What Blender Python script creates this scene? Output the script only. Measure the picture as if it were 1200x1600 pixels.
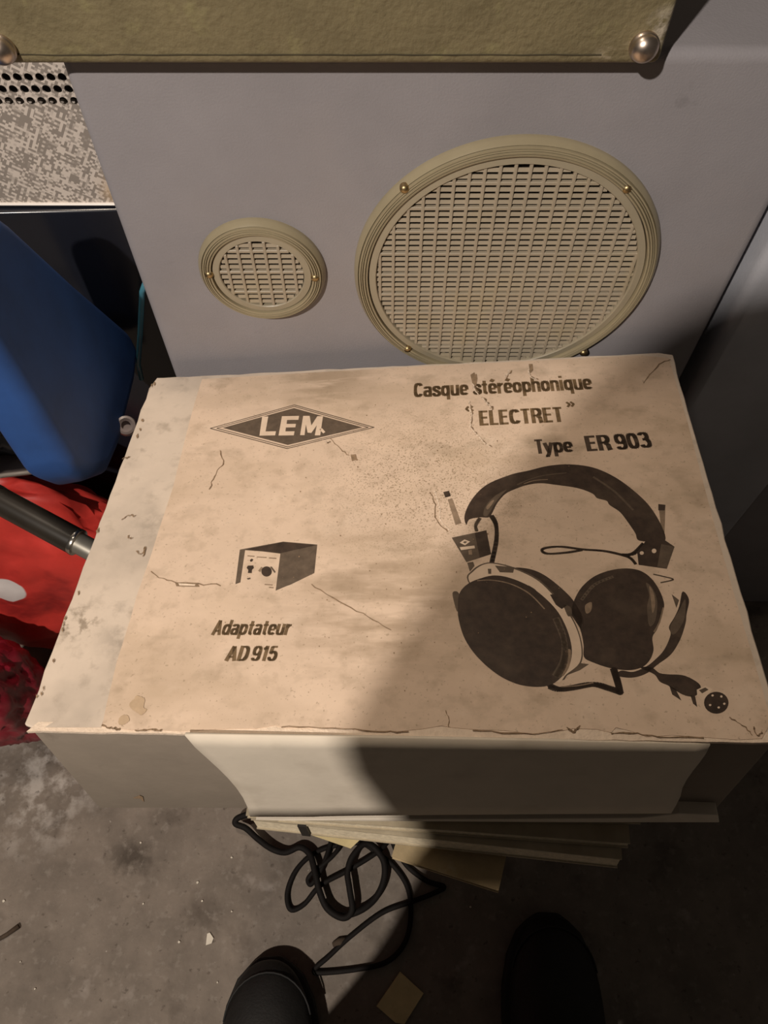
import bpy, bmesh, math, random
from mathutils import Vector, Matrix, Euler, noise
random.seed(7)
C = bpy.context.scene
for o in list(bpy.data.objects):
    bpy.data.objects.remove(o)
COL = C.collection
R = math.radians

# ------------------------------------------------------------------ camera, world, lamps, exposure
FPX = 1202.0                         # focal length in pixels of the 1200x1600 frame
PITCH = R(60.0)                      # degrees below the horizon
HEIGHT = 1.0                         # camera height over the floor, metres
cam_d = bpy.data.cameras.new('camera')
cam_d.sensor_fit = 'VERTICAL'
cam_d.sensor_height = 36.0
cam_d.lens = 36.0 * FPX / 1600.0
cam_d.clip_start = 0.01
cam = bpy.data.objects.new('camera', cam_d)
COL.objects.link(cam)
cam.location = (0, 0, HEIGHT)
cam.rotation_euler = (math.pi / 2 - PITCH, 0, 0)
C.camera = cam

world = bpy.data.worlds.new('world')
C.world = world
world.use_nodes = True
world.node_tree.nodes['Background'].inputs[0].default_value = (1.0, 0.86, 0.72, 1)
world.node_tree.nodes['Background'].inputs[1].default_value = 0.044


def lamp(name, loc, power, radius, col):
    d = bpy.data.lights.new(name, 'POINT')
    d.energy = power
    d.shadow_soft_size = radius
    d.color = col
    o = bpy.data.objects.new(name, d)
    COL.objects.link(o)
    o.location = loc
    return o


lamp('ceiling_bulb', (-0.724, -0.95, HEIGHT + 1.12), 150, 0.024, (1.0, 0.90, 0.80))
lamp('second_bulb', (-0.28, 0.415, HEIGHT + 0.50), 15, 0.05, (1.0, 0.83, 0.66))

vs = C.view_settings
vs.view_transform = 'Standard'
vs.look = 'None'
vs.exposure = 0.0
vs.gamma = 1.0
vs.use_curve_mapping = False

# ------------------------------------------------------------------ points of the place
CR = Vector((1, 0, 0))
CF = Vector((0, math.cos(PITCH), -math.sin(PITCH)))
CU = Vector((0, math.sin(PITCH), math.cos(PITCH)))
ORG = Vector((0, 0, HEIGHT))


def ray(px, py):
    return CF + CR * ((px - 600) / FPX) + CU * ((800 - py) / FPX)


def on_plane(px, py, p0, n):
    d = ray(px, py)
    n = Vector(n)
    return ORG + d * ((Vector(p0) - ORG).dot(n) / d.dot(n))


def at_y(px, py, y):
    return on_plane(px, py, (0, y, 0), (0, 1, 0))


def at_z(px, py, z):
    return on_plane(px, py, (0, 0, z), (0, 0, 1))


def at_d(px, py, d):
    return ORG + ray(px, py) * d


# ------------------------------------------------------------------ materials
def mat(name, col, rough=0.6, metal=0.0, var=0.15, scale=30, bump=0.0, bscale=None, spec=0.5, coat=0.0, col2=None, detail=6):
    m = bpy.data.materials.new(name)
    m.use_nodes = True
    nt = m.node_tree
    b = nt.nodes['Principled BSDF']
    b.inputs['Roughness'].default_value = rough
    b.inputs['Metallic'].default_value = metal
    b.inputs['Specular IOR Level'].default_value = spec
    b.inputs['Coat Weight'].default_value = coat
    tc = nt.nodes.new('ShaderNodeTexCoord')
    nz = nt.nodes.new('ShaderNodeTexNoise')
    nz.inputs['Scale'].default_value = scale
    nz.inputs['Detail'].default_value = detail
    nz.inputs['Roughness'].default_value = 0.65
    nt.links.new(tc.outputs['Object'], nz.inputs['Vector'])
    rp = nt.nodes.new('ShaderNodeValToRGB')
    c = Vector(col)
    d = Vector(col2) if col2 else c * (1 - var)
    e = c if col2 else c * (1 + var)
    rp.color_ramp.elements[0].position = 0.3
    rp.color_ramp.elements[1].position = 0.7
    rp.color_ramp.elements[0].color = (*d, 1)
    rp.color_ramp.elements[1].color = (*e, 1)
    nt.links.new(nz.outputs['Fac'], rp.inputs['Fac'])
    nt.links.new(rp.outputs['Color'], b.inputs['Base Color'])
    if bump:
        n2 = nt.nodes.new('ShaderNodeTexNoise')
        n2.inputs['Scale'].default_value = bscale or scale * 4
        n2.inputs['Detail'].default_value = 3
        nt.links.new(tc.outputs['Object'], n2.inputs['Vector'])
        bp = nt.nodes.new('ShaderNodeBump')
        bp.inputs['Strength'].default_value = bump
        bp.inputs['Distance'].default_value = 0.002
        nt.links.new(n2.outputs['Fac'], bp.inputs['Height'])
        nt.links.new(bp.outputs['Normal'], b.inputs['Normal'])
    return m


def layer(m, colour, scale, lo, hi, strength=1.0, stretch=(1, 1, 1), offset=(0, 0, 0), detail=4, rough=0.6, mask=None):
    """mixes a noise-shaped stain of another colour over a material; mask = (centre, radius, falloff) keeps it to one place"""
    nt = m.node_tree
    b = nt.nodes['Principled BSDF']
    src = b.inputs['Base Color'].links[0].from_socket
    tc = nt.nodes.new('ShaderNodeTexCoord')
    mp = nt.nodes.new('ShaderNodeMapping')
    mp.inputs['Scale'].default_value = stretch
    mp.inputs['Location'].default_value = offset
    nz = nt.nodes.new('ShaderNodeTexNoise')
    nz.inputs['Scale'].default_value = scale
    nz.inputs['Detail'].default_value = detail
    nz.inputs['Roughness'].default_value = rough
    nt.links.new(tc.outputs['Object'], mp.inputs['Vector'])
    nt.links.new(mp.outputs['Vector'], nz.inputs['Vector'])
    mr = nt.nodes.new('ShaderNodeMapRange')
    mr.inputs['From Min'].default_value = lo
    mr.inputs['From Max'].default_value = hi
    mr.inputs['To Max'].default_value = strength
    nt.links.new(nz.outputs['Fac'], mr.inputs['Value'])
    fac = mr.outputs['Result']
    if mask:
        vm = nt.nodes.new('ShaderNodeVectorMath')
        vm.operation = 'DISTANCE'
        vm.inputs[1].default_value = mask[0]
        nt.links.new(tc.outputs['Object'], vm.inputs[0])
        m2 = nt.nodes.new('ShaderNodeMapRange')
        m2.inputs['From Min'].default_value = mask[1] + mask[2]
        m2.inputs['From Max'].default_value = mask[1]
        nt.links.new(vm.outputs['Value'], m2.inputs['Value'])
        mu = nt.nodes.new('ShaderNodeMath')
        mu.operation = 'MULTIPLY'
        nt.links.new(fac, mu.inputs[0])
        nt.links.new(m2.outputs['Result'], mu.inputs[1])
        fac = mu.outputs[0]
    mx = nt.nodes.new('ShaderNodeMix')
    mx.data_type = 'RGBA'
    nt.links.new(fac, mx.inputs[0])
    nt.links.new(src, mx.inputs[6])
    mx.inputs[7].default_value = (*colour, 1)
    nt.links.new(mx.outputs[2], b.inputs['Base Color'])
    return m


M = {}
M['concrete'] = mat('concrete', (0.190, 0.158, 0.130), 0.85, var=0.28, scale=14, bump=0.5, bscale=90, spec=0.3)
layer(M['concrete'], (0.075, 0.058, 0.046), 16, 0.57, 0.72, 0.6, offset=(3, 1, 0))
layer(M['concrete'], (0.46, 0.42, 0.38), 40, 0.47, 0.62, 0.75, mask=((-0.43, 0.185, 0), 0.03, 0.07))
layer(M['concrete'], (0.045, 0.034, 0.026), 34, 0.46, 0.60, 0.7, mask=((-0.30, 0.10, 0), 0.008, 0.035))
layer(M['concrete'], (0.42, 0.37, 0.33), 17, 0.62, 0.74, 0.6, offset=(7, 2, 0))
layer(M['concrete'], (0.060, 0.045, 0.035), 110, 0.62, 0.70, 0.55)
layer(M['concrete'], (0.27, 0.235, 0.20), 85, 0.56, 0.68, 0.5, offset=(5, 5, 0))
layer(M['concrete'], (0.55, 0.50, 0.44), 130, 0.735, 0.77, 0.7, offset=(2, 9, 0))
M['plaster'] = mat('plaster', (0.16, 0.14, 0.12), 0.9, var=0.2, scale=5, bump=0.3)
M['grey_vinyl'] = mat('grey_vinyl', (0.285, 0.268, 0.280), 0.55, var=0.09, scale=9, bump=0.12, bscale=700, spec=0.35)
layer(M['grey_vinyl'], (0.15, 0.14, 0.14), 34, 0.66, 0.80, 0.45)
layer(M['grey_vinyl'], (0.30, 0.265, 0.255), 6, 0.5, 0.75, 0.5, offset=(4, 0, 3))
M['pale_vinyl'] = mat('pale_blue_grey_vinyl', (0.40, 0.41, 0.45), 0.5, var=0.10, scale=16, bump=0.1, bscale=500)
M['grille_ring'] = mat('grille_ring_plastic', (0.330, 0.278, 0.178), 0.36, var=0.12, scale=14, spec=0.5)
M['grille_rim'] = mat('grille_rim_plastic', (0.355, 0.305, 0.215), 0.42, var=0.08, scale=20)
M['grille'] = mat('grille_plastic', (0.385, 0.325, 0.240), 0.48, var=0.10, scale=25)
layer(M['grille'], (0.34, 0.27, 0.12), 16, 0.52, 0.72, 0.35)
M['cone'] = mat('speaker_cone_black', (0.016, 0.013, 0.010), 0.9)
M['brass'] = mat('brass', (0.42, 0.31, 0.16), 0.40, metal=1.0, var=0.2)
M['steel'] = mat('polished_steel', (0.60, 0.50, 0.42), 0.33, metal=1.0, var=0.15, scale=60)
M['olive'] = mat('olive_vinyl', (0.215, 0.178, 0.098), 0.6, var=0.16, scale=26, bump=0.45, bscale=260, spec=0.4)
layer(M['olive'], (0.30, 0.265, 0.13), 60, 0.57, 0.72, 0.6)
layer(M['olive'], (0.09, 0.07, 0.03), 22, 0.62, 0.76, 0.5, offset=(1, 4, 2))
layer(M['olive'], (0.55, 0.48, 0.38), 120, 0.40, 0.55, 0.85, mask=((0.1385, 0.0, 0.020), 0.004, 0.008))
layer(M['olive'], (0.50, 0.42, 0.30), 150, 0.45, 0.56, 0.85, stretch=(0.3, 1, 1), mask=((0.118, 0.0, 0.001), 0.006, 0.009))
M['seam'] = mat('seam_thread', (0.05, 0.04, 0.02), 0.9)
M['paper'] = mat('aged_label_paper', (0.675, 0.520, 0.395), 0.7, var=0.08, scale=22, bump=0.18, bscale=60, spec=0.25)
M['paper_print'] = M['paper']
layer(M['paper'], (0.46, 0.345, 0.235), 9, 0.48, 0.72, 0.75, stretch=(0.7, 1.6, 1))
layer(M['paper'], (0.40, 0.30, 0.21), 70, 0.52, 0.74, 0.5, offset=(0, 3, 1))
layer(M['paper'], (0.76, 0.61, 0.48), 26, 0.58, 0.76, 0.6, offset=(6, 1, 1))
layer(M['paper'], (0.34, 0.26, 0.18), 24, 0.56, 0.74, 0.60, offset=(2, 5, 0), stretch=(1, 1.5, 1))
layer(M['paper'], (0.26, 0.19, 0.12), 520, 0.64, 0.71, 0.45, detail=2)
layer(M['paper'], (0.24, 0.17, 0.10), 900, 0.57, 0.63, 0.8, detail=2, mask=((0.02, 0.18, 0), 0.025, 0.06))
layer(M['paper'], (0.30, 0.22, 0.14), 60, 0.42, 0.55, 0.6, stretch=(0.25, 1.3, 1), mask=((-0.055, 0.287, 0), 0.012, 0.035))
layer(M['paper'], (0.32, 0.23, 0.15), 55, 0.42, 0.58, 0.55, stretch=(0.3, 1.3, 1), mask=((-0.01, 0.085, 0), 0.02, 0.05))
M['lid_paper'] = mat('pale_lid_paper', (0.625, 0.525, 0.430), 0.7, var=0.07, scale=18, bump=0.15, bscale=60, spec=0.25)
layer(M['lid_paper'], (0.40, 0.34, 0.28), 14, 0.48, 0.70, 0.65)
layer(M['lid_paper'], (0.36, 0.30, 0.24), 80, 0.54, 0.74, 0.5)
layer(M['lid_paper'], (0.25, 0.20, 0.15), 36, 0.63, 0.76, 0.6, offset=(1, 2, 0))
layer(M['lid_paper'], (0.26, 0.22, 0.18), 60, 0.42, 0.6, 0.6, mask=((-0.150, 0.062, 0), 0.010, 0.018))
layer(M['lid_paper'], (0.26, 0.22, 0.18), 60, 0.42, 0.6, 0.5, mask=((-0.158, 0.145, 0), 0.006, 0.018))
layer(M['lid_paper'], (0.22, 0.17, 0.12), 110, 0.50, 0.6, 0.7, mask=((-0.188, 0.07, 0), 0.006, 0.014))
M['torn_paper'] = mat('torn_white_paper', (0.74, 0.60, 0.47), 0.85, var=0.12, scale=120, bump=0.4)
M['shaded_grey_board'] = mat('shaded_grey_board', (0.255, 0.212, 0.168), 0.8, var=0.08, scale=30, bump=0.1, spec=0.2)  # grey card, its dark tone also standing in for shade on the recessed front
layer(M['shaded_grey_board'], (0.12, 0.095, 0.07), 40, 0.63, 0.76, 0.5)
M['flap_board'] = mat('cream_flap_board', (0.68, 0.60, 0.49), 0.65, var=0.05, scale=30, bump=0.08, spec=0.3)
layer(M['flap_board'], (0.48, 0.41, 0.32), 20, 0.55, 0.72, 0.5)
M['ink'] = mat('brown_black_ink', (0.046, 0.029, 0.020), 0.55, var=0.35, scale=160, spec=0.3)
layer(M['ink'], (0.12, 0.085, 0.058), 35, 0.50, 0.78, 0.5)
M['ink_grey'] = mat('grey_brown_ink', (0.115, 0.083, 0.058), 0.6, var=0.25, scale=160, spec=0.3)
M['ink_mid'] = mat('mid_tone_ink', (0.26, 0.185, 0.125), 0.6, var=0.25, scale=200, spec=0.3)
M['ink_text'] = mat('lettering_ink', (0.072, 0.048, 0.032), 0.6, var=0.3, scale=260, spec=0.3)
M['ink_text_pale'] = mat('faded_lettering_ink', (0.160, 0.103, 0.052), 0.6, var=0.3, scale=260, spec=0.3)
M['ink_paper'] = mat('unprinted_paper', (0.70, 0.55, 0.42), 0.7, var=0.1, scale=60, spec=0.25)
M['crack'] = mat('crease_dirt', (0.26, 0.175, 0.105), 0.9, var=0.3, scale=300)
M['stain'] = mat('water_stain', (0.47, 0.34, 0.22), 0.7, var=0.15, scale=90)
M['folder'] = mat('folder_card', (0.50, 0.43, 0.31), 0.5, var=0.12, scale=30, col2=(0.34, 0.28, 0.19))
M['folder_edge'] = mat('folder_pages', (0.70, 0.60, 0.43), 0.7, var=0.2, scale=300)
M['tan_card'] = mat('tan_card', (0.42, 0.32, 0.18), 0.75, var=0.15, scale=45, bump=0.15)
layer(M['tan_card'], (0.62, 0.55, 0.42), 40, 0.55, 0.7, 0.5)
M['shaded_card'] = mat('shaded_card', (0.25, 0.195, 0.125), 0.8, var=0.15, scale=45)  # card colour darkened to imitate the board lying in shadow; not assigned
M['yellow_paper'] = mat('yellowed_paper', (0.62, 0.50, 0.26), 0.8, var=0.12, scale=60)
M['cable'] = mat('black_rubber', (0.009, 0.007, 0.006), 0.75, var=0.3, scale=80, spec=0.2)
M['leather'] = mat('black_leather', (0.009, 0.008, 0.007), 0.60, var=0.3, scale=60, bump=0.15, bscale=400, spec=0.4)
M['rubber'] = mat('shoe_sole_rubber', (0.012, 0.011, 0.010), 0.75, var=0.3, scale=60)
M['jacket'] = mat('dark_jacket_cloth', (0.018, 0.018, 0.022), 0.9, var=0.2, scale=50)
M['skin'] = mat('skin', (0.42, 0.25, 0.17), 0.55, var=0.08, scale=30)
M['hair'] = mat('dark_hair', (0.03, 0.02, 0.015), 0.6, var=0.3, scale=200)
M['black_gloss'] = mat('glossy_black_plastic', (0.010, 0.011, 0.016), 0.22, var=0.2, scale=8, spec=0.5)
M['navy'] = mat('navy_plastic', (0.010, 0.014, 0.034), 0.5, var=0.35, scale=10, bump=0.1)
M['blue'] = mat('bright_blue_plastic', (0.014, 0.060, 0.215), 0.65, var=0.2, scale=18, bump=0.1)
M['teal'] = mat('teal_edge_highlight', (0.05, 0.17, 0.23), 0.25, var=0.15, scale=30)  # colour of the highlight painted along the blue case's edge
M['red_plastic'] = mat('red_plastic_film', (0.56, 0.040, 0.030), 0.5, var=0.25, scale=9, bump=0.25, bscale=40)
layer(M['red_plastic'], (0.16, 0.008, 0.010), 11, 0.52, 0.66, 0.7)
layer(M['red_plastic'], (0.66, 0.62, 0.60), 1.0, -2.0, -1.0, 1.0, mask=((0.0247, -0.0588, 0.0646), 0.020, 0.002))
M['dark_red'] = mat('crimson_plastic_film', (0.27, 0.014, 0.030), 0.35, var=0.4, scale=12, bump=0.25, bscale=40)
M['black_film'] = mat('black_plastic_film', (0.008, 0.008, 0.009), 0.35, var=0.2, scale=20, bump=0.2, bscale=50)
M['clear_sheet'] = mat('milky_plastic', (0.36, 0.31, 0.31), 0.35, var=0.15, scale=20)
M['white_plastic'] = mat('white_plastic', (0.62, 0.58, 0.55), 0.4, var=0.05, scale=20)
M['black_metal'] = mat('black_painted_metal', (0.020, 0.016, 0.012), 0.30, var=0.2, scale=40, spec=0.6)
M['chrome'] = mat('chrome', (0.70, 0.66, 0.60), 0.20, metal=1.0, var=0.1)
M['grey_metal'] = mat('grey_metal', (0.30, 0.28, 0.24), 0.4, metal=0.7, var=0.1)
M['crate_wood'] = mat('crate_wood', (0.045, 0.034, 0.024), 0.85, var=0.3, scale=20)
M['black_tape'] = mat('black_tape', (0.02, 0.016, 0.013), 0.6)
M['chip'] = mat('paint_chip', (0.66, 0.60, 0.50), 0.7, var=0.1)
M['twig'] = mat('brown_stick', (0.06, 0.04, 0.025), 0.9, var=0.3, scale=90)


def weave_material():
    m = mat('speckled_weave_cloth', (0.5, 0.46, 0.43), 0.7)
    nt = m.node_tree
    b = nt.nodes['Principled BSDF']
    tc = nt.nodes.new('ShaderNodeTexCoord')
    mp = nt.nodes.new('ShaderNodeMapping')
    mp.inputs['Rotation'].default_value = (0, R(-32), 0)
    mp.inputs['Scale'].default_value = (560, 560, 560)
    mp.inputs['Location'].default_value = (0, 0.3, 0)
    nt.links.new(tc.outputs['Object'], mp.inputs['Vector'])
    outs = []
    for sc in ((0.30, 1, 1.0), (1.0, 1, 0.30)):
        v = nt.nodes.new('ShaderNodeVectorMath')
        v.operation = 'MULTIPLY'
        v.inputs[1].default_value = sc
        f = nt.nodes.new('ShaderNodeVectorMath')
        f.operation = 'FLOOR'
        w = nt.nodes.new('ShaderNodeTexWhiteNoise')
        w.noise_dimensions = '3D'
        nt.links.new(mp.outputs['Vector'], v.inputs[0])
        nt.links.new(v.outputs[0], f.inputs[0])
        nt.links.new(f.outputs[0], w.inputs['Vector'])
        outs.append(w.outputs['Value'])
    chk = nt.nodes.new('ShaderNodeTexChecker')
    chk.inputs['Scale'].default_value = 1.0
    nt.links.new(mp.outputs['Vector'], chk.inputs['Vector'])
    dv = nt.nodes.new('ShaderNodeMix')
    dv.data_type = 'FLOAT'
    nt.links.new(chk.outputs['Fac'], dv.inputs[0])
    nt.links.new(outs[0], dv.inputs[2])
    nt.links.new(outs[1], dv.inputs[3])
    rp = nt.nodes.new('ShaderNodeValToRGB')
    rp.color_ramp.elements[0].position = 0.40
    rp.color_ramp.elements[0].color = (0.27, 0.235, 0.205, 1)
    rp.color_ramp.elements[1].position = 0.66
    rp.color_ramp.elements[1].color = (0.62, 0.55, 0.49, 1)
    nt.links.new(dv.outputs[0], rp.inputs['Fac'])
    nt.links.new(rp.outputs['Color'], b.inputs['Base Color'])
    return m


M['weave'] = weave_material()
layer(M['weave'], (0.50, 0.33, 0.16), 70, 0.35, 0.55, 0.7, mask=((0.192, 0, 0.012), 0.004, 0.014))

# ------------------------------------------------------------------ mesh helpers


class MB:
    """collects geometry for ONE mesh object"""

    def __init__(self):
        self.v = []
        self.f = []
        self.mi = []
        self.cur = 0

    def add(self, vs_, fs):
        n = len(self.v)
        self.v += [Vector(p) for p in vs_]
        for f in fs:
            self.f.append([i + n for i in f])
            self.mi.append(self.cur)

    def box(self, c, s, rot=None):
        c = Vector(c)
        pts = []
        for z in (-1, 1):
            for y in (-1, 1):
                for x in (-1, 1):
                    p = Vector((x * s[0] / 2, y * s[1] / 2, z * s[2] / 2))
                    if rot:
                        p = rot @ p
                    pts.append(c + p)
        self.add(pts, [(0, 2, 3, 1), (4, 5, 7, 6), (0, 1, 5, 4), (2, 6, 7, 3), (0, 4, 6, 2), (1, 3, 7, 5)])

    def hexa(self, p):
        """p: bottom ring of four points, then top ring of four"""
        self.add(p, [(3, 2, 1, 0), (4, 5, 6, 7), (0, 1, 5, 4), (1, 2, 6, 5), (2, 3, 7, 6), (3, 0, 4, 7)])

    def prism(self, poly, off):
        n = len(poly)
        off = Vector(off)
        self.add([Vector(p) for p in poly] + [Vector(p) + off for p in poly],
                 [tuple(range(n - 1, -1, -1)), tuple(range(n, 2 * n))] + [(i, (i + 1) % n, n + (i + 1) % n, n + i) for i in range(n)])

    def tube(self, pts, r, seg=8, caps=True):
        pts = [Vector(p) for p in pts]
        rs = r if isinstance(r, (list, tuple)) else [r] * len(pts)
        t0 = (pts[1] - pts[0]).normalized()
        nrm = t0.orthogonal().normalized()
        vs_, fs = [], []
        for i, p in enumerate(pts):
            t = (pts[min(i + 1, len(pts) - 1)] - pts[max(i - 1, 0)])
            if t.length < 1e-9:
                t = t0
            t.normalize()
            nrm = (nrm - t * nrm.dot(t))
            nrm = nrm.normalized() if nrm.length > 1e-6 else t.orthogonal().normalized()
            bn = t.cross(nrm)
            for k in range(seg):
                a = 2 * math.pi * k / seg
                vs_.append(p + (nrm * math.cos(a) + bn * math.sin(a)) * rs[i])
        for i in range(len(pts) - 1):
            for k in range(seg):
                k2 = (k + 1) % seg
                fs.append((i * seg + k, i * seg + k2, (i + 1) * seg + k2, (i + 1) * seg + k))
        if caps:
            fs.append(tuple(range(seg - 1, -1, -1)))
            fs.append(tuple((len(pts) - 1) * seg + k for k in range(seg)))
        self.add(vs_, fs)

    def lathe(self, prof, seg=96, closed=False):
        """profile of (radius, y): axis along y"""
        n = len(prof)
        vs_ = []
        for k in range(seg):
            a = 2 * math.pi * k / seg
            for r_, y in prof:
                vs_.append((r_ * math.cos(a), y, r_ * math.sin(a)))
        fs = []
        for k in range(seg):
            k2 = (k + 1) % seg
            for i in range(n if closed else n - 1):
                j = (i + 1) % n
                fs.append((k * n + i, k * n + j, k2 * n + j, k2 * n + i))
        self.add(vs_, fs)

    def build(self, name, mats, parent=None, bevel=0.0, bseg=2, smooth=None, loc=None, rot=None):
        me = bpy.data.meshes.new(name)
        me.from_pydata(self.v, [], self.f)
        if not isinstance(mats, (list, tuple)):
            mats = [mats]
        for m in mats:
            me.materials.append(m)
        for p, i in zip(me.polygons, self.mi):
            p.material_index = i
        bm = bmesh.new()
        bm.from_mesh(me)
        bmesh.ops.recalc_face_normals(bm, faces=bm.faces)
        if bevel:
            bmesh.ops.remove_doubles(bm, verts=bm.verts, dist=1e-6)
            es = [e for e in bm.edges if len(e.link_faces) == 2 and e.calc_face_angle(0) > 0.5]
            bmesh.ops.bevel(bm, geom=es, offset=bevel, segments=bseg, affect='EDGES', profile=0.5, clamp_overlap=True)
        bm.to_mesh(me)
        bm.free()
        if smooth is not None:
            for p in me.polygons:
                p.use_smooth = True
            if smooth > 0:
                me.set_sharp_from_angle(angle=R(smooth))
        o = bpy.data.objects.new(name, me)
        COL.objects.link(o)
        if parent:
            o.parent = parent
        if loc is not None:
            o.location = loc
        if rot is not None:
            o.rotation_euler = rot
        return o


def tag(o, label, cat, group=None):
    o['label'] = label
    o['category'] = cat
    if group:
        o['group'] = group
    return o


def thing(name, label, cat, loc=(0, 0, 0), rot=(0, 0, 0), group=None):
    o = bpy.data.objects.new(name, None)
    COL.objects.link(o)
    o.location = loc
    o.rotation_euler = rot
    o.empty_display_size = 0.02
    return tag(o, label, cat, group)


def struct(o):
    o['kind'] = 'structure'
    return o


def spline(pts, n=8, closed=False):
    """Catmull-Rom through points of any dimension"""
    pts = [Vector(p) for p in pts]
    m = len(pts)
    out = []
    for i in range(m if closed else m - 1):
        g = (lambda k: pts[k % m]) if closed else (lambda k: pts[max(0, min(m - 1, k))])
        p0, p1, p2, p3 = g(i - 1), g(i), g(i + 1), g(i + 2)
        for k in range(n):
            t = k / n
            out.append(0.5 * ((2 * p1) + (p2 - p0) * t + (2 * p0 - 5 * p1 + 4 * p2 - p3) * t * t + (3 * p1 - p0 - 3 * p2 + p3) * t ** 3))
    if not closed:
        out.append(pts[-1])
    return out


# ------------------------------------------------------------------ the setting
b = MB()
b.add([(-1.6, -1.6, 0), (1.6, -1.6, 0), (1.6, 1.3, 0), (-1.6, 1.3, 0), (-1.6, -1.6, -.05), (1.6, -1.6, -.05), (1.6, 1.3, -.05), (-1.6, 1.3, -.05)],
      [(0, 1, 2, 3), (7, 6, 5, 4), (0, 4, 5, 1), (1, 5, 6, 2), (2, 6, 7, 3), (3, 7, 4, 0)])
struct(b.build('floor', M['concrete']))
b = MB()
b.box((0, 1.325, 1.2), (3.2, 0.05, 2.4))
struct(b.build('wall_back', M['plaster']))

# ------------------------------------------------------------------ grey loudspeaker cabinet
CAB_Y = 0.41
CAB_TOP = HEIGHT - 0.228
cab = thing('speaker_cabinet', 'grey vinyl loudspeaker cabinet with a large and a small round beige grille', 'speaker', (0.036, CAB_Y, 0))
b = MB()
CX0, CX1 = -0.172 - 0.036, 0.245 - 0.036
b.box(((CX0 + CX1) / 2, 0.17, CAB_TOP / 2), (CX1 - CX0, 0.34, CAB_TOP))
b.build('cabinet_shell', M['grey_vinyl'], cab, bevel=0.007, bseg=4, smooth=40)
PITCH_C = 0.00902                    # spacing of the grille bars


def grille(name, cx, cz, r_in, r_out, k, screws):
    """ring part with rim, bars, louvres and screws as sub-parts; centre (cx, cz) on the cabinet face"""
    g = MB()
    w = r_out - r_in
    h = 0.0075 * k
    prof = [(r_out, 0.001), (r_out, -0.20 * h), (r_out - 0.03 * w, -0.45 * h), (r_out - 0.17 * w, -0.86 * h), (r_out - 0.20 * w, -0.66 * h), (r_out - 0.23 * w, -0.98 * h),
            (r_out - 0.29 * w, -1.0 * h), (r_out - 0.31 * w, -0.80 * h), (r_out - 0.335 * w, -1.02 * h),
            (r_out - 0.37 * w, -1.04 * h), (r_out - 0.40 * w, -0.82 * h), (r_out - 0.43 * w, -1.08 * h), (r_out - 0.49 * w, -1.08 * h), (r_out - 0.52 * w, -0.84 * h), (r_out - 0.55 * w, -1.06 * h),
            (r_out - 0.62 * w, -1.02 * h), (r_out - 0.645 * w, -0.30 * h), (r_out - 0.665 * w, 0.001)]
    g.lathe(prof, 128)
    ring = g.build(name, M['grille_ring'], cab, smooth=50, loc=(cx, 0, cz))
    g = MB()
    g.lathe([(r_out - 0.66 * w, 0.001), (r_out - 0.66 * w, -0.66 * h), (r_out - 0.69 * w, -0.80 * h), (r_in + 0.02 * w, -0.86 * h), (r_in - 0.02 * w, -0.76 * h), (r_in - 0.02 * w, 0.001)], 128)
    g.build('inner_rim', M['grille_rim'], ring, smooth=40)
    g = MB()
    g.lathe([(0, -0.0006), (r_in, -0.0006)], 64)
    g.build('speaker_cone', M['cone'], ring)
    ri = r_in - 0.0002
    # vertical bars
    n = int(ri / PITCH_C) + 1
    for i in range(-n, n + 1):
        x = (i + 0.5) * PITCH_C
        if abs(x) > ri - 0.001:
            continue
        hh = math.sqrt(ri * ri - x * x)
        g = MB()
        g.box((x, -0.0041, 0), (0.0021, 0.0030, 2 * hh))
        g.build('grille_bar', M['grille'], ring, bevel=0.0004, bseg=1)
    for i in range(-n, n + 1):
        z = (i + 0.12) * PITCH_C * 2
        if abs(z) > ri - 0.001:
            continue
        hh = math.sqrt(ri * ri - z * z)
        g = MB()
        g.box((0, -0.0040, z), (2 * hh, 0.0028, 0.0024))
        g.build('cross_bar', M['grille'], ring, bevel=0.0004, bseg=1)
    # sloping louvres, four to each row
    p = PITCH_C / 2
    for i in range(-4 * n, 4 * n + 1):
        z = i * p + 0.24 * PITCH_C
        if i % 4 == 0 or abs(z) > ri - 0.002:
            continue
        hh = math.sqrt(ri * ri - z * z) - 0.0006
        g = MB()
        rot = Matrix.Rotation(R(-14), 3, 'X')
        g.box((0, -0.0042, z), (2 * hh, 0.0008, 0.0025), rot)
        g.build('louvre', M['grille'], ring)
    for sx, sz in screws:
        g = MB()
        rr = 0.0030
        prof = [(rr * math.cos(R(a)), -1.0 * h + 0.0006 - rr * 0.75 * math.sin(R(a))) for a in (0, 25, 50, 72, 90)]
        prof = [(rr, -0.6 * h)] + prof
        g.lathe(prof, 14)
        s = g.build('screw', M['brass'], ring, smooth=60, loc=(sx - cx, 0, sz - cz))
    return ring


def cabxz(px, py):
    p = at_y(px, py, CAB_Y - 0.008)
    return p.x - 0.036, p.z


big_c = ((cabxz(572, 400)[0] + cabxz(1023, 400)[0]) / 2, 0)
s1, s2, s3, s4 = cabxz(632, 297), cabxz(980, 297), cabxz(637, 547), cabxz(912, 553)
bcx, bcz = (s1[0] + s2[0] + s3[0] + s4[0]) / 4, (s1[1] + s2[1] + s3[1] + s4[1]) / 4
grille('large_grille', bcx, bcz, 0.0885, 0.1035, 1.0, (s1, s2, s3, s4))
t1, t2 = cabxz(326, 432), cabxz(492, 437)
grille('small_grille', (t1[0] + t2[0]) / 2, (t1[1] + t2[1]) / 2, 0.0290, 0.0435, 0.9, (t1, t2))

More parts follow.
